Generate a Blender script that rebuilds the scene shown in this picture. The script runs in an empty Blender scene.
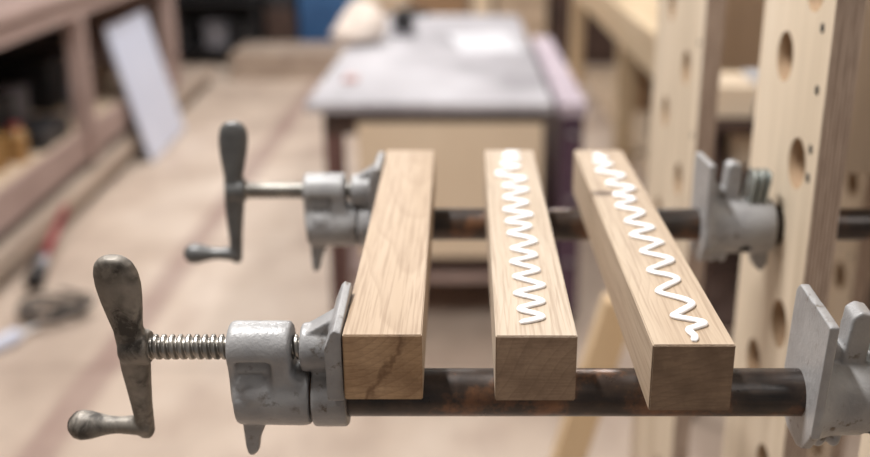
import bpy, bmesh, math, random
from mathutils import Vector, Matrix, noise
random.seed(7)
sc = bpy.context.scene
col = sc.collection
PI = math.pi

# ------------------------------------------------------------------ helpers
def s2l(c):
    return tuple((v/255/12.92 if v/255 <= .04045 else ((v/255+.055)/1.055)**2.4) for v in c)+(1.0,)

class NT:
    """tiny helper around a material node tree"""
    def __init__(self, name):
        self.m = bpy.data.materials.new(name); self.m.use_nodes = True
        self.t = self.m.node_tree; self.t.nodes.clear()
        self.out = self.t.nodes.new('ShaderNodeOutputMaterial')
        self.b = self.t.nodes.new('ShaderNodeBsdfPrincipled')
        self.t.links.new(self.b.outputs[0], self.out.inputs[0])
    def node(self, typ, ins=None, **props):
        n = self.t.nodes.new('ShaderNode'+typ)
        for k, v in props.items(): setattr(n, k, v)
        for k, v in (ins or {}).items(): self.set(n.inputs[k], v)
        return n
    def set(self, sock, v):
        if isinstance(v, bpy.types.NodeSocket): self.t.links.new(v, sock)
        elif isinstance(v, bpy.types.Node): self.t.links.new(v.outputs[0], sock)
        else: sock.default_value = v
    def coord(self, scale=(1,1,1), loc=(0,0,0), rot=(0,0,0)):
        tc = self.node('TexCoord')
        mp = self.node('Mapping', {'Vector': tc.outputs['Object']})
        mp.inputs['Scale'].default_value = scale; mp.inputs['Location'].default_value = loc
        mp.inputs['Rotation'].default_value = rot
        return mp.outputs[0]
    def noise(self, vec, scale=5, detail=4, rough=.55, dist=0):
        return self.node('TexNoise', {'Vector': vec, 'Scale': scale, 'Detail': detail, 'Roughness': rough, 'Distortion': dist}).outputs[0]
    def ramp(self, fac, stops, interp='LINEAR'):
        r = self.node('ValToRGB', {'Fac': fac}); e = r.color_ramp.elements; r.color_ramp.interpolation = interp
        while len(e) < len(stops): e.new(.5)
        for el, (p, c) in zip(e, stops):
            el.position = p; el.color = c if len(c) == 4 else s2l(c)
        return r.outputs[0]
    def mix(self, fac, a, b, mode='MIX'):
        n = self.node('Mix', data_type='RGBA', blend_type=mode)
        self.set(n.inputs[0], fac); self.set(n.inputs[6], a); self.set(n.inputs[7], b)
        return n.outputs[2]
    def math(self, op, a, b=0.0, clamp=False):
        n = self.node('Math', operation=op, use_clamp=clamp); self.set(n.inputs[0], a); self.set(n.inputs[1], b)
        return n.outputs[0]
    def bump(self, h, strength=.3, dist=.001):
        b = self.node('Bump', {'Height': h, 'Strength': strength, 'Distance': dist})
        self.set(self.b.inputs['Normal'], b.outputs[0])
    def done(self, color, rough=.5, metal=0.0, spec=None, coat=None):
        self.set(self.b.inputs['Base Color'], color); self.set(self.b.inputs['Roughness'], rough)
        self.set(self.b.inputs['Metallic'], metal)
        if spec is not None: self.set(self.b.inputs['Specular IOR Level'], spec)
        if coat: self.set(self.b.inputs['Coat Weight'], coat)
        return self.m

W1, B0 = (1,1,1,1), (0,0,0,1)

def mottled(name, c1, c2, scale=8, rough=.6, metal=0, bump=0, stretch=(1,1,1), c3=None, spec=None):
    t = NT(name); v = t.coord(stretch)
    n = t.noise(v, scale, 5)
    stops = [(.3, c1), (.7, c2)] if c3 is None else [(.28, c1), (.5, c2), (.72, c3)]
    c = t.ramp(n, stops)
    if bump: t.bump(t.noise(v, scale*4, 4), bump, .002)
    return t.done(c, rough, metal, spec)

def oak(name, light, mid, dark, centre, seed, knot=None, end=False, ring=260, wob=.010, tilt=0.0, streak=False):
    """solid oak: growth rings round an off-centre pith running along Y, pores stretched along the grain"""
    t = NT(name)
    v = t.coord((1,1,1), (seed*.37, seed*.91, seed*.53))
    obj = t.node('TexCoord').outputs['Object']
    warp = t.node('TexNoise', {'Vector': t.coord((9,4.5,9), (seed,seed*2,0)), 'Scale': 1.0, 'Detail': 2.0}).outputs['Color']
    wv = t.node('VectorMath', operation='SUBTRACT'); t.set(wv.inputs[0], warp); wv.inputs[1].default_value = (.5,.5,.5)
    ws = t.node('VectorMath', operation='SCALE'); t.set(ws.inputs[0], wv.outputs[0]); ws.inputs['Scale'].default_value = wob*6
    ad = t.node('VectorMath', operation='ADD'); t.set(ad.inputs[0], obj); t.set(ad.inputs[1], ws.outputs[0])
    sp = t.node('SeparateXYZ', {0: ad.outputs[0]})
    dx = t.math('SUBTRACT', sp.outputs[0], centre[0]); dz = t.math('SUBTRACT', t.math('SUBTRACT', sp.outputs[2], centre[1]), t.math('MULTIPLY', sp.outputs[1], tilt))
    r = t.math('SQRT', t.math('ADD', t.math('MULTIPLY', dx, dx), t.math('MULTIPLY', dz, dz)))
    saw = t.math('FRACT', t.math('MULTIPLY', r, ring))
    ringc = t.ramp(saw, [(0, B0), (.72, (.35,.35,.35,1)), (.93, W1), (1, B0)])
    pores = t.noise(t.coord((480, 11, 480), (seed*3,0,seed)), 1.0, 3, .6)
    big = t.noise(t.coord((30, 3, 30), (seed,0,seed)), 1.0, 3, .6)
    base = t.ramp(big, [(.3, light), (.7, mid)])
    c = t.mix(t.math('MULTIPLY', ringc, .22 if not end else .28), base, s2l(dark))
    pm = t.ramp(pores, [(.38, W1), (.52, B0)])
    c = t.mix(t.math('MULTIPLY', pm, .42 if not end else .12), c, s2l(dark))
    if end:
        saw2 = t.noise(t.coord((60, 20, 700), (seed,0,0), (0,.5,0)), 1.0, 3)
        c = t.mix(t.math('MULTIPLY', t.ramp(saw2, [(.4, B0), (.62, W1)]), .25), c, s2l(dark))
        bl = t.noise(t.coord((45,45,45), (seed,0,3)), 1.0, 4)
        c = t.mix(t.math('MULTIPLY', t.ramp(bl, [(.45, B0), (.65, W1)]), .45), c, s2l(dark))
    if streak:
        ob2 = t.node('SeparateXYZ', {0: obj})
        wn = t.math('MULTIPLY', t.math('SUBTRACT', t.noise(t.coord((75,75,75), (1.3,0,2.1)), 1.0, 3), .5), .022)
        ln_ = t.math('ABSOLUTE', t.math('SUBTRACT', t.math('ADD', ob2.outputs[0], wn), t.math('SUBTRACT', t.math('MULTIPLY', ob2.outputs[2], .52), .0085)))
        c = t.mix(t.math('MULTIPLY', t.ramp(t.math('DIVIDE', ln_, .0032), [(.1, W1), (1, B0)]), .6), c, s2l((92,62,40)))
    if knot:
        for kx, ky, kz, kr in knot:
            sb = t.node('VectorMath', operation='SUBTRACT'); t.set(sb.inputs[0], obj); sb.inputs[1].default_value = (kx,ky,kz)
            ml = t.node('VectorMath', operation='MULTIPLY'); t.set(ml.inputs[0], sb.outputs[0]); ml.inputs[1].default_value = (.55,1,1)
            ln = t.node('VectorMath', operation='LENGTH'); t.set(ln.inputs[0], ml.outputs[0])
            f = t.ramp(t.math('DIVIDE', ln.outputs['Value'], kr), [(.25, W1), (.62, (.35,.35,.35,1)), (1, B0)])
            c = t.mix(t.math('MULTIPLY', f, .95), c, s2l((70,48,30)))
    t.bump(pores, .12, .0006)
    return t.done(c, .55, 0, .35)

def ply_face(name, c1, c2, c3):
    t = NT(name)
    n = t.noise(t.coord((6, 14, 1.3)), 1.6, 4, .55, .6)
    c = t.ramp(n, [(.3, c1), (.52, c2), (.75, c3)])
    f = t.noise(t.coord((120,160,6)), 1.0, 3)
    c = t.mix(t.math('MULTIPLY', t.ramp(f, [(.42, W1), (.6, B0)]), .12), c, s2l(c1))
    return t.done(c, .6, 0, .3)

def ply_edge(name, axis='X', c1=(152,131,115), c2=(200,180,162), n_ply=15, thick=.024):
    t = NT(name)
    sp = t.node('SeparateXYZ', {0: t.node('TexCoord').outputs['Object']})
    w = t.noise(t.coord((8,8,14)), 1.0, 3)
    x = t.math('ADD', sp.outputs['XYZ'.index(axis)], t.math('MULTIPLY', w, .0016))
    fr = t.math('FRACT', t.math('MULTIPLY', x, n_ply/2/thick))
    band = t.ramp(fr, [(0, c1), (.46, c1), (.52, c2), (.94, c2), (1, c1)])
    n = t.noise(t.coord((300,300,24)), 1.0, 4)
    c = t.mix(t.math('MULTIPLY', t.ramp(n, [(.4, W1), (.6, B0)]), .45), band, s2l((120,100,88)))
    return t.done(c, .75, 0, .2)

# ---- mesh building
def BM(): return bmesh.new()
def box(bm, x0, x1, y0, y1, z0, z1, bev=0, mat=0):
    vs = [bm.verts.new((x,y,z)) for x in (x0,x1) for y in (y0,y1) for z in (z0,z1)]
    fs = [bm.faces.new([vs[i] for i in q]) for q in ((0,1,3,2),(4,6,7,5),(0,4,5,1),(2,3,7,6),(0,2,6,4),(1,5,7,3))]
    for f in fs: f.material_index = mat
    if bev:
        es = list({e for f in fs for e in f.edges})
        r = bmesh.ops.bevel(bm, geom=es, offset=bev, segments=2, affect='EDGES', profile=.5)
        for f in r['faces']: f.material_index = mat
    return vs
def frame(d):
    d = d.normalized(); a = Vector((0,0,1)) if abs(d.z) < .9 else Vector((1,0,0))
    u = d.cross(a).normalized(); return u, d.cross(u).normalized()
def rings_to_faces(bm, rings, cap=True, closed=False):
    n = len(rings[0]); fs = []
    pairs = list(zip(rings, rings[1:])) + ([(rings[-1], rings[0])] if closed else [])
    for a, b in pairs:
        for i in range(n):
            fs.append(bm.faces.new((a[i], a[(i+1)%n], b[(i+1)%n], b[i])))
    if cap and not closed:
        fs.append(bm.faces.new(list(reversed(rings[0])))); fs.append(bm.faces.new(rings[-1]))
    return fs
def lathe(bm, p0, axis, prof, seg=32):
    """prof: list of (distance along axis, radius)"""
    p0 = Vector(p0); axis = Vector(axis).normalized(); u, w = frame(axis)
    rings = [[bm.verts.new(p0+axis*d+(u*math.cos(2*PI*i/seg)+w*math.sin(2*PI*i/seg))*r) for i in range(seg)] for d, r in prof]
    return rings_to_faces(bm, rings)
def cyl(bm, p0, p1, r, r1=None, seg=32):
    p0, p1 = Vector(p0), Vector(p1)
    return lathe(bm, p0, p1-p0, [(0, r), ((p1-p0).length, r if r1 is None else r1)], seg)
def prism(bm, poly, axis, a0, a1):
    def mk(p, a):
        return {'X': (a,p[0],p[1]), 'Y': (p[0],a,p[1]), 'Z': (p[0],p[1],a)}[axis]
    A = [bm.verts.new(mk(p,a0)) for p in poly]; B = [bm.verts.new(mk(p,a1)) for p in poly]
    return rings_to_faces(bm, [A,B])
def sphere(bm, c, r, seg=20):
    r = (r,r,r) if not isinstance(r, tuple) else r
    c = Vector(c); n = seg//2
    rings = [[bm.verts.new((c.x+r[0]*math.sin(PI*k/n)*math.cos(2*PI*i/seg), c.y+r[1]*math.sin(PI*k/n)*math.sin(2*PI*i/seg), c.z+r[2]*math.cos(PI*k/n))) for i in range(seg)] for k in range(1,n)]
    fs = rings_to_faces(bm, rings, cap=False)
    t = bm.verts.new((c.x,c.y,c.z+r[2])); b = bm.verts.new((c.x,c.y,c.z-r[2]))
    for i in range(seg):
        fs.append(bm.faces.new((t, rings[0][(i+1)%seg], rings[0][i]))); fs.append(bm.faces.new((b, rings[-1][i], rings[-1][(i+1)%seg])))
    return fs
def catmull(pts, n=6):
    P = [Vector(p) for p in pts]; P = [P[0]*2-P[1]]+P+[P[-1]*2-P[-2]]; out = []
    for i in range(1, len(P)-2):
        a,b,c,d = P[i-1:i+3]
        for k in range(n):
            t = k/n
            out.append(.5*((2*b)+(c-a)*t+(2*a-5*b+4*c-d)*t*t+(3*b-a-3*c+d)*t**3))
    out.append(P[-2]); return out
def tube(bm, pts, rad, seg=10, flat=1.0):
    pts = [Vector(p) for p in pts]; n = len(pts); rings = []
    for i, p in enumerate(pts):
        d = (pts[min(i+1,n-1)]-pts[max(i-1,0)])
        if d.length < 1e-9: d = Vector((1,0,0))
        u, w = frame(d)
        r = rad[i] if isinstance(rad, (list,tuple)) else rad
        ring = []
        for k in range(seg):
            q = (u*math.cos(2*PI*k/seg)+w*math.sin(2*PI*k/seg))*r; q.z *= flat
            ring.append(bm.verts.new(p+q))
        rings.append(ring)
    return rings_to_faces(bm, rings)
def plate_holes(bm, outer, holes, a0, a1, axis='X', seg=28):
    """a flat plate with real round holes; outer: list of 2-D points, holes: (u, v, r); material 1 on edges, 2 in holes"""
    def mk(p, a): return {'X': (a,p[0],p[1]), 'Y': (p[0],a,p[1]), 'Z': (p[0],p[1],a)}[axis]
    loops = [list(outer)] + [[(u+r*math.cos(2*PI*i/seg), v+r*math.sin(2*PI*i/seg)) for i in range(seg)] for u, v, r in holes]
    sides = []
    for a in (a0, a1):
        es, lv = [], []
        for lp in loops:
            vs = [bm.verts.new(mk(p,a)) for p in lp]; lv.append(vs)
            es += [bm.edges.new((vs[i], vs[(i+1)%len(vs)])) for i in range(len(vs))]
        bmesh.ops.triangle_fill(bm, use_beauty=True, use_dissolve=False, edges=es)
        sides.append(lv)
    for k, (A, B) in enumerate(zip(*sides)):
        n = len(A)
        for i in range(n):
            f = bm.faces.new((A[i], A[(i+1)%n], B[(i+1)%n], B[i])); f.material_index = 1 if k == 0 else 2; f.smooth = k > 0
    bmesh.ops.recalc_face_normals(bm, faces=bm.faces)
def xf(bm, M): bmesh.ops.transform(bm, matrix=M, verts=bm.verts)

def to_mesh(bm, name, mats, smooth=False, origin=(0,0,0), auto=None):
    bmesh.ops.recalc_face_normals(bm, faces=bm.faces)
    bmesh.ops.translate(bm, vec=-Vector(origin), verts=bm.verts)
    if smooth:
        for f in bm.faces: f.smooth = True
        if auto:
            for e in bm.edges:
                if len(e.link_faces) == 2 and e.calc_face_angle(0) > auto: e.smooth = False
    me = bpy.data.meshes.new(name); bm.to_mesh(me); bm.free()
    for m in (mats if isinstance(mats, (list,tuple)) else [mats]): me.materials.append(m)
    return me
def wloc(o):
    v = Vector((0,0,0))
    while o is not None: v += o.location; o = o.parent
    return v
def obj(name, bm, mats, parent=None, origin=None, smooth=False, auto=.7, label=None):
    """one mesh object; vertices given in world space; origin = parent's place, or the given point"""
    og = wloc(parent) if parent is not None else Vector(origin or (0,0,0))
    o = bpy.data.objects.new(name, to_mesh(bm, name, mats, smooth, og, auto if smooth else None)); col.objects.link(o)
    if parent is not None: o.parent = parent
    else: o.location = og
    if label: o['label'] = label
    return o
def thing(name, label, cat, loc=(0,0,0), group=None):
    o = bpy.data.objects.new(name, None); col.objects.link(o); o.location = loc; o.empty_display_size = .05
    return tag(o, label, cat, group)
def tag(o, label, cat, group=None):
    o['label'] = label; o['category'] = cat
    if group: o['group'] = group
    return o
def struct(name, bm, m):
    o = obj(name, bm, m); o['kind'] = 'structure'; return o
def cast(bm, voxel=.001, it=6, fac=.5, cuts=None):
    """fuse overlapping solids into one casting with soft fillets; returns a bmesh"""
    bmesh.ops.recalc_face_normals(bm, faces=bm.faces)
    me = bpy.data.meshes.new('tmp'); bm.to_mesh(me); bm.free()
    o = bpy.data.objects.new('tmp', me); col.objects.link(o)
    r = o.modifiers.new('r', 'REMESH'); r.mode = 'VOXEL'; r.voxel_size = voxel; r.adaptivity = 0
    if cuts is not None:
        bmesh.ops.recalc_face_normals(cuts, faces=cuts.faces)
        mc = bpy.data.meshes.new('cut'); cuts.to_mesh(mc); cuts.free()
        oc = bpy.data.objects.new('cut', mc); col.objects.link(oc)
        b = o.modifiers.new('b', 'BOOLEAN'); b.object = oc; b.operation = 'DIFFERENCE'; b.solver = 'EXACT'
        r2 = o.modifiers.new('r2', 'REMESH'); r2.mode = 'VOXEL'; r2.voxel_size = voxel
    s = o.modifiers.new('s', 'SMOOTH'); s.factor = fac; s.iterations = it
    dg = bpy.context.evaluated_depsgraph_get()
    m2 = bpy.data.meshes.new_from_object(o.evaluated_get(dg))
    out = bmesh.new(); out.from_mesh(m2)
    bpy.data.objects.remove(o); bpy.data.meshes.remove(me); bpy.data.meshes.remove(m2)
    if cuts is not None:
        bpy.data.objects.remove(oc); bpy.data.meshes.remove(mc)
    for f in out.faces: f.smooth = True
    return out
def copy_tree(o, parent=None):
    c = o.copy(); col.objects.link(c); c.parent = parent
    for ch in list(o.children): copy_tree(ch, c)
    return c

# ------------------------------------------------------------------ camera (principal point off-centre: the picture is a crop)
CAM_H, PITCH, F = 1.55, math.radians(19.03), 1000.0
cd = bpy.data.cameras.new('camera'); cam = bpy.data.objects.new('camera', cd); col.objects.link(cam)
cam.location = (0,0,CAM_H); cam.rotation_euler = (PI/2-PITCH, 0, 0)
cd.sensor_width = 36; cd.lens = 36*F/870; cd.shift_x = -31/870
cd.clip_start = .01; cd.clip_end = 60
cd.dof.use_dof = True; cd.dof.focus_distance = .60; cd.dof.aperture_fstop = 3.3; cd.dof.aperture_blades = 9
sc.camera = cam
def on_z(px, py, z):
    """world point seen at a pixel of the photo on the level z"""
    a, u = (px-466)/F, (228.5-py)/F
    d = Vector((a, math.cos(PITCH)+u*math.sin(PITCH), -math.sin(PITCH)+u*math.cos(PITCH)))
    return d*((z-CAM_H)/d.z)+Vector((0,0,CAM_H))

# ------------------------------------------------------------------ materials
M = {}
def gray_paint(name, c1, c2, wear, seed=0):
    t = NT(name); v = t.coord((1,1,1), (seed,seed,seed))
    c = t.ramp(t.noise(v, 40, 4), [(.3, c1), (.7, c2)])
    rust = t.noise(v, 110, 5, .65)
    big = t.noise(v, 28, 3)
    f = t.math('MULTIPLY', t.ramp(rust, [(.57, B0), (.68, W1)]), t.ramp(big, [(.47, B0), (.62, W1)]))
    c = t.mix(t.math('MULTIPLY', f, wear), c, s2l((84,70,56)))
    t.bump(t.math('ADD', t.noise(v, 190, 4, .65), t.math('MULTIPLY', t.noise(v, 700, 3), .35)), .36, .0014)
    return t.done(c, .36, 0, .55)
M['cast'] = gray_paint('grey_enamel_on_cast_iron', (134,133,134), (157,156,156), 1.0)
def bronze(name, c1, c2, chip, amount, rough=.38):
    t = NT(name); v = t.coord()
    c = t.ramp(t.noise(v, 55, 4), [(.3, c1), (.7, c2)])
    f = t.ramp(t.noise(v, 85, 5, .66, .4), [(.5-.1*amount, B0), (.60, W1)])
    g = t.ramp(t.noise(v, 30, 3), [(.42, B0), (.58, W1)])
    f = t.math('MULTIPLY', f, g)
    c = t.mix(t.math('MULTIPLY', f, min(1,amount)), c, s2l(chip))
    t.bump(t.noise(v, 180, 4), .22, .001)
    return t.done(c, rough, .35)
M['crank'] = bronze('worn_bronze_paint', (116,110,102), (146,139,130), (40,36,33), .9, .54)
M['crank_dark'] = bronze('dark_slate_paint', (90,90,90), (110,110,109), (62,62,62), .3, .42)
t = NT('zinc_screw_steel'); M['screw'] = t.done(t.ramp(t.noise(t.coord(), 60, 3), [(.3, (128,125,120)), (.7, (172,168,162))]), .33, .9)
t = NT('zinc_plate'); M['zinc'] = t.done(t.ramp(t.noise(t.coord(), 60, 3), [(.3, (128,134,130)), (.7, (164,170,166))]), .4, .7)
t = NT('black_iron_pipe'); v = t.coord((1,1,1))
c = t.ramp(t.noise(v, 26, 5, .65), [(.35, (34,29,27)), (.52, (60,48,41)), (.64, (116,80,55))])
st = t.noise(t.coord((8,90,90)), 1.0, 4); c = t.mix(t.math('MULTIPLY', t.ramp(st, [(.55, B0), (.7, W1)]), .35), c, s2l((96,80,68)))
t.bump(t.noise(t.coord((20,120,120)), 1.0, 5), .25, .001)
M['pipe'] = t.done(c, t.math('ADD', t.math('MULTIPLY', t.noise(v, 60, 4), .35), .16), .3, .6)
t = NT('white_glue'); t.b.inputs['Subsurface Weight'].default_value = .15; t.b.inputs['Subsurface Radius'].default_value = (.003,.003,.003)
M['glue'] = t.done(s2l((247,247,250)), .25, 0, .5)
M['ply'] = ply_face('birch_plywood_face', (192,176,154), (212,196,174), (222,208,188))
M['ply_edge'] = ply_edge('birch_plywood_edge')
M['ply_hole'] = mottled('bored_plywood_hole', (134,108,82), (170,142,112), 40, .8, 0, 0, (8,1,1))
M['hole_dark'] = mottled('dark_screw_recess', (36,34,34), (66,64,62), 200, .5, .4)
M['panel_wood'] = ply_face('tan_board_face', (184,162,138), (204,182,158), (214,194,170))
M['lumber'] = mottled('pale_softwood', (196,168,132), (220,196,162), 3, .7, 0, 0, (3,3,.5))
M['lumber_y'] = mottled('pale_softwood_rail', (200,174,140), (226,204,172), 3, .7, 0, 0, (3,.4,3))
M['pink_wood'] = mottled('dusty_pinkish_board', (150,127,119), (180,157,149), 2.2, .75, 0, 0, (2,.5,2))
M['beam'] = mottled('pale_floor_beam', (160,142,128), (190,172,156), 2.4, .8, 0, 0, (3,.5,3))
M['dark'] = mottled('black_plastic', (22,22,24), (40,40,44), 6, .5)
M['black_cable'] = mottled('black_rubber', (14,14,15), (28,28,30), 6, .45)
M['brown_dark'] = mottled('dark_stained_wood', (62,46,40), (92,70,60), 3, .7)
M['leg_red'] = mottled('reddish_brown_wood', (84,58,54), (120,88,82), 3, .7, 0, 0, (3,3,.6))
M['table_top'] = mottled('worn_pale_laminate', (122,119,124), (168,165,170), 2.0, .65, 0, 0, (1.4,1,1), (194,192,197))
M['cream_panel'] = mottled('beige_panel', (222,200,172), (236,217,192), 1.5, .7)
M['purple'] = mottled('plum_painted_steel', (74,52,70), (100,74,92), 3, .5)
M['pink_top'] = mottled('pale_pink_top', (180,166,178), (204,192,200), 3, .5)
M['white_blue'] = mottled('bluish_white_board', (206,211,229), (220,224,240), 2, .45)
M['red'] = mottled('red_plastic', (124,40,46), (148,54,58), 6, .45)
M['amber'] = mottled('amber_liquid', (140,104,60), (172,134,84), 6, .25)
M['grayplast'] = mottled('grey_plastic', (104,102,108), (132,130,136), 4, .55)
M['metal_tin'] = mottled('dull_tin', (140,140,146), (176,176,180), 5, .35, .6)
M['blue'] = mottled('blue_enamel', (44,84,130), (66,110,158), 3, .45)
M['white'] = mottled('white_plastic', (222,222,226), (240,240,242), 4, .4)
M['bag'] = mottled('pale_canvas', (206,190,178), (224,212,202), 5, .8)
M['tan_card'] = mottled('brown_cardboard', (150,120,92), (180,148,116), 3, .8)
M['wall'] = mottled('painted_wall', (150,140,134), (170,160,152), 1, .9)
M['ceiling'] = mottled('white_ceiling', (205,203,200), (216,214,210), 1, .9)
t = NT('dusty_shop_floor')
sp = t.node('SeparateXYZ', {0: t.node('TexCoord').outputs['Object']})
n1 = t.noise(t.coord((.9,.5,1)), 1.4, 5, .6); n2 = t.noise(t.coord((5,3,1)), 1.0, 4, .6)
c = t.ramp(n1, [(.28, (160,141,128)), (.5, (203,185,169)), (.70, (222,207,193))])
c = t.mix(t.math('MULTIPLY', t.ramp(n2, [(.5, B0), (.7, W1)]), .35), c, s2l((150,124,112)))
lx = t.math('ABSOLUTE', t.math('ADD', sp.outputs[0], t.math('ADD', t.math('MULTIPLY', t.noise(t.coord((3,1.2,1)), 1.0, 3), .06), 1.20)))
line = t.ramp(t.math('DIVIDE', lx, .075), [(.55, W1), (1, B0)])
c = t.mix(t.math('MULTIPLY', line, .45), c, s2l((122,84,84)))
sm = t.math('ABSOLUTE', t.math('SUBTRACT', t.math('FRACT', t.math('MULTIPLY', sp.outputs[1], .82)), .5))
c = t.mix(t.math('MULTIPLY', t.ramp(sm, [(.0, W1), (.02, B0)]), .35), c, s2l((120,98,88)))
M['floor'] = t.done(c, .6, 0, .3)

# ------------------------------------------------------------------ the room
b = BM(); box(b, -3.4, 2.4, -2.5, 10, -.06, 0); struct('floor', b, M['floor'])
b = BM(); box(b, -3.4, 2.4, 9.9, 10.0, 0, 3.2); struct('wall_back', b, M['wall'])
b = BM(); box(b, -3.5, -3.4, -2.5, 10, 0, 3.2); struct('wall_left', b, M['wall'])
b = BM(); box(b, 2.4, 2.5, -2.5, 10, 0, 3.2); struct('wall_right', b, M['wall'])
b = BM(); box(b, -3.5, 2.5, -2.5, 10, 3.2, 3.3); struct('ceiling', b, M['ceiling'])

# ------------------------------------------------------------------ the three oak bars
ZB, ZT = 1.2608, 1.303
def bar(label, x0, x1, y0, y1, drift, mats):
    org = Vector(((x0+x1)/2, y0, ZB))
    bm = BM(); vs = box(bm, x0, x1, y0, y1, ZB, ZT)
    for v in vs:
        v.co.x += drift*(v.co.y-y0)/(y1-y0)
        if v.co.y > y0+.1: pass
    bmesh.ops.bevel(bm, geom=list(bm.edges), offset=.0007, segments=2, affect='EDGES')
    bmesh.ops.recalc_face_normals(bm, faces=bm.faces)
    for f in bm.faces:
        if abs(f.normal.y) > .8: f.material_index = 1
    o = obj('oak_bar', bm, mats, origin=org)
    return tag(o, label, 'wood bar', 'square oak bars lying across the pipes')
OL, OM, OD = (188,172,154), (174,157,137), (126,104,84)
m1 = (oak('oak_cathedral_grain', (176,156,135), (162,141,118), (116,92,70), (.012,-.012), 3, ring=125, wob=.004, tilt=.085),
      oak('oak_warm_end_grain', (196,164,130), (177,144,109), (112,82,58), (-.03,.075), 5, end=True, ring=170, streak=True))
m2 = (oak('oak_straight_grain', OL, OM, OD, (.13,-.16), 11, ring=330, wob=.006),
      oak('oak_grey_end_grain', (166,141,117), (146,122,100), (104,82,66), (.06,-.03), 12, end=True, ring=170))
kn = [(-.003+0-.0105, .8075-.5138, .0415, .0115), (.0145, .815-.5138, .0415, .004)]
m3 = (oak('oak_knotty_grain', (182,164,143), (168,148,126), OD, (-.16,-.12), 21, knot=kn, ring=330, wob=.006),
      oak('oak_dark_end_grain', (142,118,96), (124,102,82), (86,68,54), (.01,-.06), 22, end=True, ring=170))
bar1 = bar('bare oak bar without glue, leftmost of three, held against the clamp jaws', -.0718, -.0256, .527, .952, -.0054, m1)
bar2 = bar('middle oak bar with a white glue zigzag, not touching any jaw', .0172, .0645, .5257, .952, .0012, m2)
bar3 = bar('rightmost oak bar with glue zigzag beside a dark knot at its far end', .1059, .1529, .5138, .952, 0, m3)

def glue(parent, pix, r0, r1, label):
    P = [on_z(x, y, ZT) for x, y in pix]
    path = catmull(P, 9); n = len(path); rad = []
    for i, p in enumerate(path):
        k = i/(n-1)
        a = (path[min(i+2,n-1)]-path[max(i-2,0)])
        turn = 1.0 - min(1, a.length/(abs(path[min(i+1,n-1)].x-path[max(i-1,0)].x)*2+1e-4))*.0
        r = (r0+(r1-r0)*k)*(1+.16*noise.noise(Vector((i*.13, parent.location.x*50, 0))))
        if i < 3: r *= .6+.13*i
        if i > n-4: r *= .6+.13*(n-1-i)
        rad.append(r); p.z = ZT+r*.42
    bm = BM(); tube(bm, path, rad, 12, .62)
    return obj('glue_bead', bm, M['glue'], parent, smooth=True, auto=1.5, label=label)
s = 4.575
g2 = [(490+x/s, 240+y/s) for x, y in [(136,383),(190,374),(238,360),(215,345),(150,330),(140,318),(180,306),(238,290),(215,275),(135,256),(124,248),(165,236),(238,216),(210,202),(130,180),(120,172),(155,162),(216,146),(195,133),(115,112),(106,103),(140,95),(205,78),(180,64),(115,50),(106,42),(140,34),(203,14)]]
g2 += [(480+x/s, 145+y/s) for x, y in [(245,440),(215,428),(145,414),(140,406),(180,396),(226,380),(205,368),(135,360),(132,350),(175,340),(234,326),(205,316),(125,306),(124,296),(165,286),(214,270),(190,260),(125,250),(122,240),(160,228),(214,212),(190,204),(120,196),(118,186),(160,176),(208,160),(170,152),(90,142),(86,130),(130,118),(178,104),(150,98),(108,92),(112,82),(150,76),(178,68),(150,62),(112,56),(120,48),(150,46),(172,40),(140,36),(116,40)]]
glue(bar2, g2, .0024, .0025, 'zigzag bead of wet white wood glue')
s = 4.15
g3 = [(630+x/s, 240+y/s) for x, y in [(266,424),(268,404),(250,388),(246,376),(275,366),(306,354),(285,342),(195,326),(184,316),(215,300),(256,274),(235,256),(130,226),(122,212),(150,196),(196,172),(175,156),(92,138),(86,126),(120,112),(171,92),(150,78),(62,58),(56,48),(85,36),(125,18)]]
g3 += [(570+x/s, 145+y/s) for x, y in [(378,412),(355,402),(268,384),(262,374),(300,364),(342,350),(315,340),(245,326),(242,316),(270,304),(302,288),(280,276),(206,262),(204,252),(235,244),(264,232),(240,222),(194,214),(192,206),(225,200),(260,188),(240,178),(166,168),(162,158),(185,150),(220,132),(190,124),(122,114),(120,104),(145,96),(170,84),(140,80),(108,74),(110,66),(150,60),(125,52),(102,48),(118,40)]]
glue(bar3, g3, .0025, .0027, 'zigzag bead of wet white wood glue')

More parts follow.
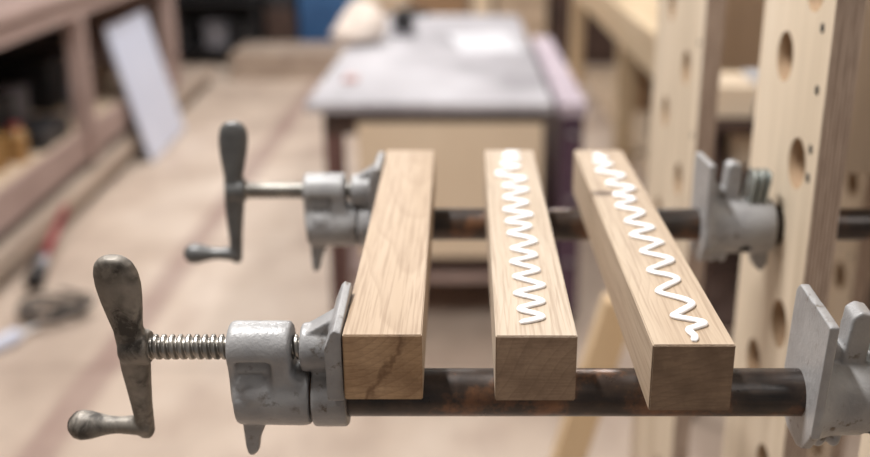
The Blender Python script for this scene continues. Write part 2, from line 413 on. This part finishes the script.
# ------------------------------------------------------------------ the two pipe clamps
PZ, PR, SA = 1.2455, .0151, .0335
def screw_bm(x0, x1):
    bm = BM(); p = .0051; n = int((x1-x0)/p*14); seg = 28; rings = []
    for i in range(n+1):
        x = x0+(x1-x0)*i/n; ring = []
        for k in range(seg):
            ph = (x/p-k/seg) % 1.0
            h = min(1, max(0, (abs(ph-.5)*2-.18)/.42))
            r = .0079-.0021*(1-h)
            ring.append(bm.verts.new((x, r*math.cos(2*PI*k/seg), SA+r*math.sin(2*PI*k/seg))))
        rings.append(ring)
    rings_to_faces(bm, rings); return bm
def crank_bm(bend=0):
    bm = BM(); rings = []
    secs = [(.0990,.0045,.0030,-.2008),(.0977,.0080,.0045,-.2008),(.0942,.0113,.0055,-.2008),(.0880,.0132,.0062,-.2010),(.0795,.0136,.0066,-.2015),(.0695,.0126,.0068,-.2022),
            (.0590,.0108,.0070,-.2029),(.0485,.0088,.0074,-.2035),(.0385,.0088,.0080,-.2040),(.0285,.0092,.0080,-.2043),(.0180,.0090,.0074,-.2048),(.0030,.0076,.0068,-.2054),
            (-.0125,.0063,.0064,-.2060),(-.0260,.0056,.0062,-.2064),(-.0350,.0052,.0055,-.2066),(-.0380,.0038,.004,-.2066)]
    for z, w, d, x in secs:
        x += bend*max(0, z-SA)/.065
        rings.append([bm.verts.new((x+w*math.copysign(abs(math.cos(a))**.8, math.cos(a)), d*math.copysign(abs(math.sin(a))**.8, math.sin(a)), z)) for a in [2*PI*k/24 for k in range(24)]])
    rings_to_faces(bm, rings)
    lathe(bm, (-.2115,0,SA), (1,0,0), [(0,.0085),(.002,.0106),(.016,.0112),(.0185,.0098)], 28)
    lathe(bm, (-.2025,0,-.0295), (-1,0,0), [(0,.0066),(.006,.0070),(.014,.0062),(.021,.0056),(.027,.0060),(.033,.0074),(.039,.0091),(.045,.0099),(.0495,.0088),(.0535,.0045)], 24)
    bm = cast(bm, .0009, 7)
    return bm
def head_bm():
    bm = BM()
    lathe(bm, (-.1448,0,0), (1,0,0), [(0,.0188),(.002,.0202),(.042,.0208),(.0470,.0200)], 40)
    lathe(bm, (-.1468,0,SA), (1,0,0), [(0,.0150),(.002,.0164),(.037,.0164),(.0388,.0152)], 40)
    box(bm, -.144, -.110, -.0085, .0085, .006, .034)
    prism(bm, [(-.122,.034),(-.1085,.034),(-.1085,.022),(-.0995,.010),(-.0985,0),(-.120,0),(-.1235,.015)], 'Y', -.0155, .0155)
    prism(bm, [(-.1465,.034),(-.1465,0),(-.143,0),(-.143,.034)], 'Y', -.014, .014)
    
    prism(bm, [(-.1440,-.006),(-.1265,-.013),(-.1285,-.022),(-.1335,-.034),(-.1350,-.0435),(-.1395,-.0478),(-.1428,-.0455),(-.1434,-.036),(-.1440,-.020)], 'Y', -.0046, .0046)
    cut = BM()
    for sy in (-1, 1):
        prism(cut, [(sy*.0075,.0315),(sy*.04,.0315),(sy*.04,.0060),(sy*.0172,.0060)], 'X', -.1412, -.1200)
    bm = cast(bm, .001, 3, cuts=cut)
    for sy in (-1, 1): sphere(bm, (-.1305,sy*.0140,.0050), (.0125,.0066,.0105))
    return cast(bm, .001, 14)
def slide_bm():
    bm = BM()
    lathe(bm, (-.0958,0,0), (1,0,0), [(0,.0200),(.0015,.0214),(.0205,.0214),(.0218,.0205)], 40)
    lathe(bm, (-.1015,0,SA), (1,0,0), [(0,.0140),(.0012,.0152),(.024,.0152)], 36)
    box(bm, -.0945, -.076, -.0095, .0095, 0, .034)
    prism(bm, [(-.0830,.0150),(-.0728,.0150),(-.0728,.0620),(-.0770,.0635),(-.0792,.0610),(-.0830,.0510)], 'Y', -.031, .031)
    prism(bm, [(-.0985,.036),(-.0785,.036),(-.0785,.060),(-.0815,.057),(-.0985,.0465)], 'Y', -.0075, .0075)
    return cast(bm, .001, 4)
def tail_bm():
    """sliding tail jaw, face at x = 0"""
    bm = BM()
    prism(bm, [(-.031,-.013),(-.020,-.029),(-.010,-.034),(.010,-.034),(.020,-.029),(.031,-.014),(.031,.058),(.026,.064),(-.031,.066)], 'X', .0, .0062)
    lathe(bm, (.003,0,0), (1,0,0), [(0,.0325),(.004,.0305),(.010,.0282),(.018,.0268),(.054,.0270),(.0635,.0264),(.0660,.0246)], 44)
    prism(bm, [(.003,.062),(.0085,.060),(.0125,.045),(.021,.034),(.034,.026),(.034,.0),(.003,.0)], 'Y', -.0065, .0065)
    prism(bm, [(.0195,.012),(.0345,.012),(.0365,.052),(.0345,.0605),(.0275,.0625),(.0225,.058)], 'Y', -.0085, .0085)
    for x, r in ((.013,.0050),(.023,.0045)): sphere(bm, (x,-.008,-.0270), (r,.008,.0070))
    prism(bm, [(.047,-.010),(.0685,-.006),(.0680,-.036),(.0625,-.0455),(.0555,-.040),(.0510,-.026)], 'Y', -.0085, .0085)
    cut = BM(); cyl(cut, (.0425,-.05,-.0190), (.0425,.0,-.0190), .0058, seg=20)
    return cast(bm, .0011, 4, cuts=cut)
def clutch_bm(x):
    bm = BM()
    prism(bm, [(-.0130,.014),(.0130,.014),(.0130,.045),(.009,.0535),(-.009,.0535),(-.0130,.045)], 'X', x, x+.0032)
    xf(bm, Matrix.Translation((x,0,0.014)) @ Matrix.Rotation(math.radians(8), 4, 'Y') @ Matrix.Translation((-x,0,-.014)))
    bmesh.ops.bevel(bm, geom=list(bm.edges), offset=.0006, segments=1, affect='EDGES')
    return bm
def shifted(bm, d, base):
    bmesh.ops.translate(bm, vec=Vector(d)+Vector(base), verts=bm.verts); return bm

def clamp(label, y, d_left, d_crank, x_tail, pipe_end, crank_mat, crank_label, roll, crank_roll, bend=0):
    base = Vector((0, y, PZ)); t = thing('pipe_clamp', label, 'pipe clamp', base, 'pipe clamps on the glue-up rack')
    def put(name, maker, mats, dx, parent=t, auto=1.2, lab=None):
        bm = maker() if callable(maker) else maker
        return obj(name, shifted(bm, (dx,0,0), base), mats, parent, smooth=True, auto=auto, label=lab)
    bm = BM(); lathe(bm, (-.125,0,0), (1,0,0), [(0,PR),(pipe_end+.125,PR)], 48)
    put('pipe', bm, M['pipe'], 0, lab='black iron pipe')
    put('clamp_head', head_bm, M['cast'], d_left)
    sj = put('sliding_jaw', slide_bm, M['cast'], d_left*.75-.0005-(.0013 if d_left < 0 else 0))
    put('screw', screw_bm(-.197+d_crank-d_left, -.092), M['screw'], d_left, lab='bright threaded steel screw', auto=1.0)
    ck = crank_bm(bend); xf(ck, Matrix.Translation((0,0,SA)) @ Matrix.Rotation(math.radians(crank_roll), 4, 'X') @ Matrix.Translation((0,0,-SA)))
    put('crank_handle', ck, crank_mat, d_crank, lab=crank_label)
    tj = put('tail_jaw', tail_bm, M['cast'], x_tail)
    for x in (.0420, .0485, .0550): put('clutch_plate', clutch_bm(x), M['zinc'], x_tail, parent=tj, auto=.6)
    t.rotation_euler.x = math.radians(roll)
    return t
clamp('nearer pipe clamp, sharp in focus, with a chipped bronze crank handle', .565, .0008, -.0020, .2105, .37, M['crank'], 'crank handle in chipped bronze paint', 6, 5, -.0055)
clamp('farther pipe clamp, behind the other, with a dark slate crank, its pipe through the upright', .895, -.0040, -.0125, .2185, .56, M['crank_dark'], 'smooth dark slate crank handle', 0, 0)

# ------------------------------------------------------------------ perforated plywood uprights and cross panels of the rack
HR = .0232
def upright(label, x, y0, y1, cols, screws, extra=()):
    t = thing('plywood_upright', label, 'plywood upright', (x+.012, (y0+y1)/2, 0), 'perforated plywood uprights of the rack')
    holes = [(cy, z0+k*.156, HR) for cy, z0 in cols for k in range(-8, 5) if .05 < z0+k*.156 < 1.68]
    holes = [h for h in holes if all((h[0]-e[0])**2+(h[1]-e[1])**2 > .05**2 for e in extra)] + list(extra)
    bm = BM(); plate_holes(bm, [(y0,0),(y1,0),(y1,1.72),(y0,1.72)], holes, x, x+.024)
    obj('panel', bm, [M['ply'], M['ply_edge'], M['ply_hole']], t)
    for sy, sz in screws:
        bm = BM(); lathe(bm, (x-.0008,sy,sz), (1,0,0), [(0,.0030),(.0003,.0042),(.0016,.0046)], 16)
        lathe(bm, (x-.0012,sy,sz), (1,0,0), [(0,.0014),(.0008,.0016)], 6)
        obj('screw', bm, M['hole_dark'], t, smooth=True)
    return t
UP1 = upright('tall perforated plywood upright at the right, the farther clamp\'s pipe runs through it', .295, .812, 1.005, [(.862,1.314-.312),(.926,1.399-.312)],
        [(.836,1.437),(.832,1.386),(.831,1.335),(.830,1.310),(.842,1.47),(.832,1.12),(.832,.98)], extra=[(.895,PZ,.0195)])
UP2 = upright('second perforated plywood upright, farther back and left of the tall one the pipe pierces', .295, 1.25, 1.565, [(1.338,1.317-.312),(1.458,1.2305-.312)], [(1.27,1.36),(1.27,1.24),(1.27,1.12)])
upright('third perforated plywood upright, farther right, seen just past the tall one\'s right edge', .60, 1.44, 1.64, [(1.492,.956),(1.56,1.034)], [(1.46,1.0)])
def cross_panel(parent, x0, x1, y, z0, z1):
    b = BM(); box(b, x0, x1, y, y+.02, z0, z1, .001)
    obj('cross_panel', b, M['panel_wood'], parent, label='brown board fixed across the side of the upright')
cross_panel(UP1, .3192, .95, .955, 1.278, 1.66)
cross_panel(UP2, .3192, .98, 1.30, 1.323, 1.66)
upright('plywood upright in the lower right corner, behind the nearer clamp\'s tail jaw', .295, .455, .655, [(.505,1.1),(.605,1.022)], [(.47,1.1)], extra=[(.565,PZ,.0195)])
# leaning batten behind the bars, its top against the second upright
t = BM(); tube(t, [(.035,1.62,.021),(.2625,1.62,.93)], .001, 4); t.free()
b = BM(); box(b, -.026, .026, -.02, .02, 0, .93, .002)
xf(b, Matrix.Translation((.022,1.50,.008)) @ Matrix.Rotation(math.radians(14.2), 4, 'Y'))
tag(obj('wooden_batten', b, M['lumber'], origin=(.02,1.50,0)), 'pale wooden batten leaning against the second plywood upright', 'batten')

# ------------------------------------------------------------------ table behind the bars
X0, X1, Y0, Y1, TZ = -.535, .29, 3.27, 5.64, .86
tb = thing('work_table', 'long work table with worn pale grey top and beige front panel', 'table', ((X0+X1)/2,(Y0+Y1)/2,0))
b = BM(); box(b, X0, X1, Y0, Y1, TZ-.032, TZ, .004); obj('tabletop', b, M['table_top'], tb)
b = BM(); box(b, X0+.05, X1-.02, Y0+.06, Y0+.085, TZ-.12, TZ-.032); box(b, X0+.05, X1-.02, Y1-.085, Y1-.06, TZ-.12, TZ-.032)
box(b, X0+.05, X0+.075, Y0+.085, Y1-.085, TZ-.12, TZ-.032); box(b, X1-.045, X1-.02, Y0+.085, Y1-.085, TZ-.12, TZ-.032); obj('apron', b, M['brown_dark'], tb)
for x in (X0+.08, X1-.06):
    for y in (Y0+.07, Y1-.14):
        b = BM(); box(b, x-.032, x+.032, y, y+.07, 0, TZ-.032, .003); obj('leg', b, M['leg_red'], tb)
b = BM(); box(b, X0+.165, X1-.028, Y0+.04, Y0+.06, .30, .785, .003); obj('front_panel', b, M['cream_panel'], tb)
b = BM(); box(b, X0+.06, X1-.03, Y0+.09, Y1-.1, .185, .215); obj('lower_shelf', b, M['pink_wood'], tb)
# things on the table
b = BM()
for c_, r_ in (((-.475,4.62,.935),(.115,.14,.078)), ((-.47,4.66,.985),(.085,.10,.06)), ((-.50,4.55,.91),(.11,.10,.052))): sphere(b, c_, r_, 24)
b = cast(b, .012, 5)
for v in b.verts:
    v.co += Vector((noise.noise(v.co*14), noise.noise(v.co*14+Vector((9,0,0))), noise.noise(v.co*14+Vector((0,9,0)))))*.012
    v.co.z = max(v.co.z, .8605)
sk = obj('cloth_bag', b, M['bag'], origin=(-.475,4.62,.86), smooth=True); tag(sk, 'pale rounded cloth bag on the back left of the work table', 'bag')
sd = thing('power_sander', 'small dark hand sander on the work table beside the pale bag', 'sander', (-.30,4.86,.86))
b = BM(); box(b, -.36, -.24, 4.78, 4.94, .861, .885, .006); obj('sanding_pad', b, M['grayplast'], sd)
b = BM(); lathe(b, (-.30,4.86,.885), (0,0,1), [(0,.05),(.03,.052),(.07,.045),(.09,.042),(.10,.03)], 24); obj('motor_housing', b, M['dark'], sd, smooth=True)
b = BM(); tube(b, catmull([(-.30,4.86,.95),(-.24,4.90,.962),(-.19,4.93,.955)], 5), .018, 10); obj('dust_spout', b, M['dark'], sd, smooth=True)
b = BM(); box(b, -.05, .23, 4.35, 4.9, .8605, .8615); xf(b, Matrix.Translation((.09,4.6,0)) @ Matrix.Rotation(.12,4,'Z') @ Matrix.Translation((-.09,-4.6,0)))
tag(obj('paper_sheet', b, mottled('drawing_paper', (196,196,202), (214,214,218), 5, .7), origin=(.09,4.6,.8605)), 'large white paper sheet lying flat on the work table', 'paper')
b = BM(); box(b, -.45, -.40, 3.63, 3.70, .8605, .878, .004); tag(obj('sanding_block', b, mottled('pink_block', (190,150,146), (206,168,162), 8, .8), origin=(-.42,3.66,.86)), 'small pinkish sanding block at the left edge of the work table', 'sanding block')
# plum cabinet to the right of the table
pc = thing('tool_cabinet', 'narrow plum steel cabinet with pale pink top, right of the work table', 'cabinet', (.37,4.1,0))
b = BM(); box(b, .325, .405, 3.36, 4.9, .06, .80, .004); obj('carcass', b, M['purple'], pc)
b = BM(); box(b, .318, .412, 3.34, 4.92, .80, .845, .004); obj('top', b, M['pink_top'], pc)
for k in range(3):
    z0 = .10+k*.235
    b = BM(); box(b, .333, .397, 3.348, 3.36, z0, z0+.215, .003); d_ = obj('drawer', b, M['purple'], pc)
    b = BM(); box(b, .35, .38, 3.336, 3.348, z0+.16, z0+.175, .002); obj('drawer_pull', b, M['metal_tin'], d_)
for x in (.345,.385):
    for y in (3.42,4.84):
        b = BM(); cyl(b, (x-.012,y,.0305), (x+.012,y,.0305), .030, seg=18); obj('caster', b, M['dark'], pc, smooth=True)

# ------------------------------------------------------------------ workbench along the right side
rb = thing('long_workbench', 'long pale wooden workbench along the right side behind the uprights', 'workbench', (1.2,4.8,0))
b = BM(); box(b, .745, 1.75, 3.3, 7.6, .955, .99, .003); obj('worktop', b, M['lumber_y'], rb)
b = BM(); box(b, .76, .80, 3.35, 7.55, .80, .955, .003); obj('front_rail', b, M['lumber_y'], rb)
for y in (3.4, 5.0, 7.3):
    b = BM(); box(b, .765, .855, y, y+.09, 0, .80, .003); obj('leg', b, M['lumber'], rb)
for y in (3.4, 5.3, 7.3):
    b = BM(); box(b, 1.62, 1.71, y, y+.09, 0, .955, .003); obj('leg', b, M['lumber'], rb)
b = BM(); box(b, .86, 1.70, 3.36, 7.5, .20, .235); obj('lower_shelf', b, M['panel_wood'], rb)
b = BM(); box(b, 1.70, 1.735, 3.36, 7.5, .24, .95); obj('back_panel', b, M['brown_dark'], rb)
def carton(label, x0, x1, y0, y1, z0, z1, m, flap=True, group=None, name='cardboard_box'):
    b = BM(); box(b, x0, x1, y0, y1, z0, z1, .004); o = tag(obj(name, b, m, origin=((x0+x1)/2,(y0+y1)/2,z0)), label, 'box', group)
    if flap:
        b = BM(); box(b, x0-.004, x1+.004, y0-.004, y1+.004, z1-.03, z1+.006, .003); obj('lid', b, m, o)
    return o
ct_ = thing('tool_cart', 'dark brown shelved cart seen between the two nearest uprights', 'cart', (.90,2.92,0))
b = BM(); box(b, .655, 1.15, 2.68, 3.16, .905, .935, .003); obj('cart_top', b, M['brown_dark'], ct_)
for z in (.76, .30):
    b = BM(); box(b, .67, 1.14, 2.70, 3.14, z, z+.025, .003); obj('shelf', b, M['brown_dark'], ct_)
for x in (.672, 1.108):
    for y in (2.70, 3.11):
        b = BM(); box(b, x-.012, x+.03, y, y+.03, .0, .905, .003); obj('post', b, M['brown_dark'], ct_)
b = BM(); box(b, .68, 1.13, 3.141, 3.155, .30, .905); obj('back_panel', b, M['brown_dark'], ct_)
carton('low tan box on top of the brown cart between the two nearest uprights', .68, .80, 2.72, 2.92, .9355, 1.02, M['cream_panel'])
b = BM(); box(b, .86, 1.10, 2.80, 3.1, .9355, 1.075, .004); tag(obj('paper_stack', b, M['white'], origin=(.98,2.95,.9355)), 'white paper stack on top of the brown cart, behind the tan box', 'paper')
jr = thing('tin_can', 'round tan tin on the upper shelf of the brown cart', 'tin', (.80,2.80,.785))
b = BM(); lathe(b, (.80,2.80,.7855), (0,0,1), [(0,.040),(.004,.043),(.085,.043),(.088,.040)], 28); obj('can_body', b, M['cream_panel'], jr, smooth=True)
b = BM(); lathe(b, (.80,2.80,.8735), (0,0,1), [(0,.044),(.008,.044),(.0095,.04)], 28); obj('lid', b, M['tan_card'], jr, smooth=True)
for i, (y, m, w_) in enumerate(((4.4, 'tan_card', 'brown'), (4.95, 'dark', 'black'), (6.0, 'tan_card', 'second brown'))):
    carton('%s box on the shelf under the right workbench' % {'brown':'brown cardboard', 'black':'black plastic', 'second brown':'farthest brown cardboard'}[w_], 1.0, 1.45, y, y+.4, .2355, .55, M[m], name='cardboard_box' if m != 'dark' else 'plastic_box', group='boxes under the right workbench')

# ------------------------------------------------------------------ open storage bench along the left side
TURN = Matrix.Translation((-1.835,3.63,0)) @ Matrix.Rotation(math.radians(2.69), 4, 'Z') @ Matrix.Translation((1.835,-3.63,0))
LX = -1.835
def lpt(x, y, z): return TURN @ Vector((x,y,z))
def lbox(d0, d1, y0, y1, z0, z1, bev=.003):
    b = BM(); box(b, LX-d1, LX-d0, y0, y1, z0, z1, bev); xf(b, TURN); return b
sb = thing('storage_bench', 'long dusty pinkish open-front storage bench along the left side', 'bench', lpt(LX-.35,4.5,0))
LY0, LY1 = 2.3, 6.97
obj('bench_top', lbox(-.02, .75, LY0, LY1, 1.02, 1.06), M['pink_wood'], sb)
obj('top_rail', lbox(.0, .035, LY0, LY1, .93, 1.02), M['pink_wood'], sb)
for y in (2.9, 4.97, 6.85):
    obj('post', lbox(.0, .085, y, y+.095, .21, .93), M['pink_wood'], sb)
obj('lower_panel', lbox(.036, .06, LY0, LY1, .21, .37), M['pink_wood'], sb)
obj('shelf', lbox(.06, .72, LY0, LY1, .33, .36), M['panel_wood'], sb)
obj('base_beam', lbox(.0, .075, LY0, LY1, .068, .155, .004), M['beam'], sb, label='paler beam along the floor')
obj('gap_shade_board', lbox(.075, .095, LY0, LY1, .0, .325), M['dark'], sb)  # black board added behind the beam so the gaps around it look shaded
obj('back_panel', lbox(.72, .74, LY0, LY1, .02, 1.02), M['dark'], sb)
for y in (LY0, LY1-.03): obj('end_panel', lbox(.09, .72, y, y+.03, .02, 1.02), M['pink_wood'], sb)
pf = thing('low_platform', 'low pale platform on dark feet beyond the end of the storage bench', 'platform', lpt(LX-.3,7.6,0))
obj('deck', lbox(.0, .62, 7.02, 8.15, .085, .15, .004), M['beam'], pf)
for y in (7.05, 7.55, 8.05):
    obj('foot', lbox(.05, .57, y, y+.07, .0, .085), M['dark'], pf)
# things on its shelf
def lblock(name, label, cat, d, y, w, l, h, m, lid=None, z=.3605, group='things on the storage bench shelf'):
    o = tag(obj(name, lbox(d, d+w, y, y+l, z, z+h, .006), M[m], origin=lpt(LX-d-w/2,y+l/2,z)), label, cat, group)
    if lid: obj('lid', lbox(d-.006, d+w+.006, y-.006, y+l+.006, z+h, z+h+.02, .005), M[lid], o)
    return o
def ljar(name, label, cat, d, y, r, h, m, lid, z=.3605, group='things on the storage bench shelf'):
    p = lpt(LX-d,y,z); o = thing(name, label, cat, p, group)
    b = BM(); lathe(b, p, (0,0,1), [(0,r*.92),(.006,r),(h*.72,r),(h*.85,r*.62),(h*.9,r*.55)], 24); obj('body', b, M[m], o, smooth=True)
    b = BM(); lathe(b, p+Vector((0,0,h*.9)), (0,0,1), [(0,r*.6),(h*.1,r*.6)], 20); obj('cap', b, M[lid], o, smooth=True)
    return o
lblock('plastic_crate', 'black lidded crate on the left bench shelf carrying an amber jar', 'crate', .28, 4.32, .34, .42, .22, 'dark', 'dark')
ljar('plastic_jar', 'amber jar at the front of the left bench shelf, low at the frame edge', 'jar', .20, 4.25, .05, .20, 'amber', 'dark')
ljar('plastic_jar', 'amber jar standing highest, on the black crate', 'jar', .40, 4.50, .055, .17, 'amber', 'white', z=.6015)
ljar('plastic_jar', 'orange-lidded amber jar deep on the left bench shelf', 'jar', .16, 4.40, .05, .17, 'amber', 'red')
lblock('tool_case', 'grey tool case just before the bench post, behind the amber jars', 'case', .36, 4.80, .26, .34, .19, 'grayplast', 'grayplast')
lblock('plastic_crate', 'low black crate just before the bench post', 'crate', .09, 4.55, .17, .36, .10, 'dark')
lblock('plastic_crate', 'black crate behind the leaning white board', 'crate', .36, 5.45, .30, .5, .26, 'dark', 'dark')
ljar('spray_can', 'small amber-capped can beside the bench post, left of the white board', 'can', .12, 5.20, .035, .2, 'dark', 'amber')
ljar('spray_can', 'slim grey can behind the bench post', 'can', .2, 5.32, .035, .22, 'grayplast', 'dark')
# pale board leaning against the bench
b = BM(); box(b, 0, .018, 5.66, 6.50, 0, .80, .002)
xf(b, TURN @ Matrix.Translation((LX+.085,0,.006)) @ Matrix.Rotation(math.radians(-13.5), 4, 'Y'))
tag(obj('sheet_board', b, M['white_blue'], origin=lpt(LX+.10,6.03,0)), 'bluish white board leaning against the left storage bench', 'board')
# brush with red handle, cartridge, cable
p0, p1 = Vector((-1.725,3.70,.045)), Vector((-1.815,4.33,.17))
br = thing('bench_brush', 'bench brush with red handle leaning on the base beam of the storage bench', 'brush', p0)
d_ = (p1-p0).normalized(); L_ = (p1-p0).length
b = BM(); lathe(b, p0+d_*.20, d_, [(0,.014),(.05,.020),(.14,.022),(.26,.018),(L_-.22,.014),(L_-.20,.006)], 16); obj('handle', b, M['red'], br, smooth=True, label='red handle')
b = BM(); lathe(b, p0+d_*.10, d_, [(0,.032),(.02,.033),(.08,.024),(.105,.015)], 16); obj('ferrule', b, M['metal_tin'], br, smooth=True)
b = BM(); lathe(b, p0+d_*.005, d_, [(0,.038),(.05,.037),(.098,.030)], 16); obj('bristles', b, M['dark'], br, smooth=True)
q0 = Vector((-1.69,3.06,.029)); q1 = Vector((-1.58,3.28,.029)); d_ = (q1-q0).normalized()
ct = thing('sealant_cartridge', 'white and blue sealant cartridge lying on the floor at the left', 'cartridge', q0)
b = BM(); lathe(b, q0, d_, [(0,.026),(.003,.0275),(.20,.0275),(.204,.026)], 24); obj('tube', b, M['white_blue'], ct, smooth=True)
b = BM(); lathe(b, q0+d_*.204, d_, [(0,.016),(.02,.012),(.09,.004)], 16); obj('nozzle', b, M['white'], ct, smooth=True)
b = BM(); pts = []
for k in range(90):
    a = k*.23; r = .065+.014*math.sin(k*.7)+.0006*k
    pts.append((-1.56+r*1.2*math.cos(a), 3.46+r*math.sin(a), .009+.0006*k+.004*math.sin(k*1.3)))
tube(b, pts, .008, 8); tag(obj('cable_coil', b, M['black_cable'], origin=(-1.56,3.46,0), smooth=True), 'black cable coil on the floor below the red-handled brush', 'cable')

# ------------------------------------------------------------------ far end of the workshop
def board_stack(label, x0, x1, y0, y1, n, th, m, z=0.0, bearers=True, group=None):
    t = thing('board_pile', label, 'boards', ((x0+x1)/2,(y0+y1)/2,z), group)
    if bearers:
        for k in range(3):
            x = x0+.08+(x1-x0-.16)*k/2; b = BM(); box(b, x-.04, x+.04, y0+.02, y1-.02, z+.002, z+.10); obj('bearer', b, M['lumber'], t)
        z += .10
    for k in range(n):
        s_ = random.uniform(-.03,.03); b = BM(); box(b, x0+s_, x1+s_, y0, y1, z+k*th+.001, z+(k+1)*th, .003); obj('board', b, m, t)
    return t
board_stack('low pile of pale boards at the far end of the floor, before the blue cabinet', -1.95, -1.0, 8.3, 8.9, 5, .045, M['beam'], bearers=False)
cb = thing('shelving_unit', 'dark steel shelving unit at the far left end of the workshop', 'shelves', (-2.3,9.2,0))
for x in (-2.75,-1.85):
    for y in (8.95,9.4):
        b = BM(); box(b, x-.02, x+.02, y-.02, y+.02, 0, 1.8); obj('upright', b, M['dark'], cb)
for z in (.12,.55,1.0,1.5):
    b = BM(); box(b, -2.77, -1.83, 8.93, 9.42, z, z+.03); obj('shelf', b, M['dark'], cb)
b = BM(); box(b, -2.77, -1.83, 9.425, 9.44, .0, 1.8); obj('back_panel', b, M['dark'], cb)
for i, (x, m, lab) in enumerate(((-2.68,'dark','black bin at the left on the dark shelving unit'),(-2.34,'grayplast','grey bin between two others on the dark shelving unit'),(-2.06,'dark','black bin at the right on the dark shelving unit'))):
    b = BM(); box(b, x, x+.2, 9.0, 9.3, .151, .36, .01); o = tag(obj('storage_bin', b, M[m], origin=(x+.1,9.15,.15)), lab, 'bin', 'bins on the far shelving unit')
    b = BM(); box(b, x-.01, x+.21, 8.985, 9.31, .36, .385, .006); obj('rim', b, M[m], o)
mc = thing('planer_machine', 'dark machine with rounded hood at the far end behind the board pile', 'machine', (-1.72,9.3,0))
b = BM(); box(b, -1.80, -1.54, 9.05, 9.5, 0, .5, .02); obj('cabinet', b, M['brown_dark'], mc)
b = BM(); lathe(b, (-1.80,9.27,.55), (1,0,0), [(0,.16),(.02,.19),(.24,.19),(.26,.16)], 24); obj('hood', b, M['dark'], mc, smooth=True)
bc = thing('steel_cabinet', 'blue steel cabinet standing at the far end behind the table', 'cabinet', (-1.25,9.4,0))
b = BM(); box(b, -1.52, -1.0, 9.2, 9.7, 0, 1.7, .01); obj('carcass', b, M['blue'], bc)
for x in (-1.51,-1.255):
    b = BM(); box(b, x+.005, x+.245, 9.185, 9.2, .05, 1.65, .004); dr = obj('door', b, M['blue'], bc)
    b = BM(); box(b, x+(.21 if x < -1.4 else .03), x+(.225 if x < -1.4 else .045), 9.165, 9.185, .8, .95, .003); obj('handle', b, M['metal_tin'], dr)
for i, (x0, x1, h, m, lab) in enumerate(((-.92,-.52,.62,'panel_wood','brown wooden crate next to the blue cabinet'),(-.48,.02,.72,'tan_card','wide tan crate behind the middle of the table'),(.06,.22,.9,'cream_panel','narrow pale yellowish crate standing upright at the far end'),(.27,.72,.7,'panel_wood','brown crate right of the narrow pale crate'),(.76,1.5,.8,'brown_dark','dark brown crate at the far right end'))):
    t = thing('wooden_crate', lab, 'crate', ((x0+x1)/2,9.3,0), 'crates along the far wall')
    b = BM(); box(b, x0, x1, 9.05, 9.6, 0, h, .005); obj('crate_body', b, M[m], t)
    for z in (.06, h*.5, h-.12):
        b = BM(); box(b, x0-.004, x1+.004, 9.03, 9.05, z, z+.07, .003); obj('slat', b, M[m], t)

# ------------------------------------------------------------------ light: ceiling strips and added soft world fill, entering where no front wall is built
def strip(name, loc, sx, sy, power, colr=(1,.985,.965), rot=(0,0,0)):
    l = bpy.data.lights.new(name, 'AREA'); l.shape = 'RECTANGLE'; l.size = sx; l.size_y = sy; l.energy = power; l.color = colr
    o = bpy.data.objects.new(name, l); col.objects.link(o); o.location = loc; o.rotation_euler = rot
strip('ceiling_strip', (-.62,.88,3.0), .11, .95, 76)
strip('ceiling_strip', (-1.1,4.4,3.1), .3, 2.4, 70)
strip('ceiling_strip', (.6,4.4,3.1), .3, 2.4, 50)
strip('ceiling_strip', (1.2,-.7,3.1), .3, 1.6, 22)
strip('ceiling_strip', (-.8,7.8,3.1), .3, 2.2, 88)
w = bpy.data.worlds.new('world'); sc.world = w; w.use_nodes = True
w.node_tree.nodes['Background'].inputs[0].default_value = (1,.985,.97,1); w.node_tree.nodes['Background'].inputs[1].default_value = .235

sc.view_settings.view_transform = 'Standard'; sc.view_settings.look = 'None'
sc.view_settings.exposure = -0.16; sc.view_settings.gamma = 1; sc.view_settings.use_curve_mapping = False
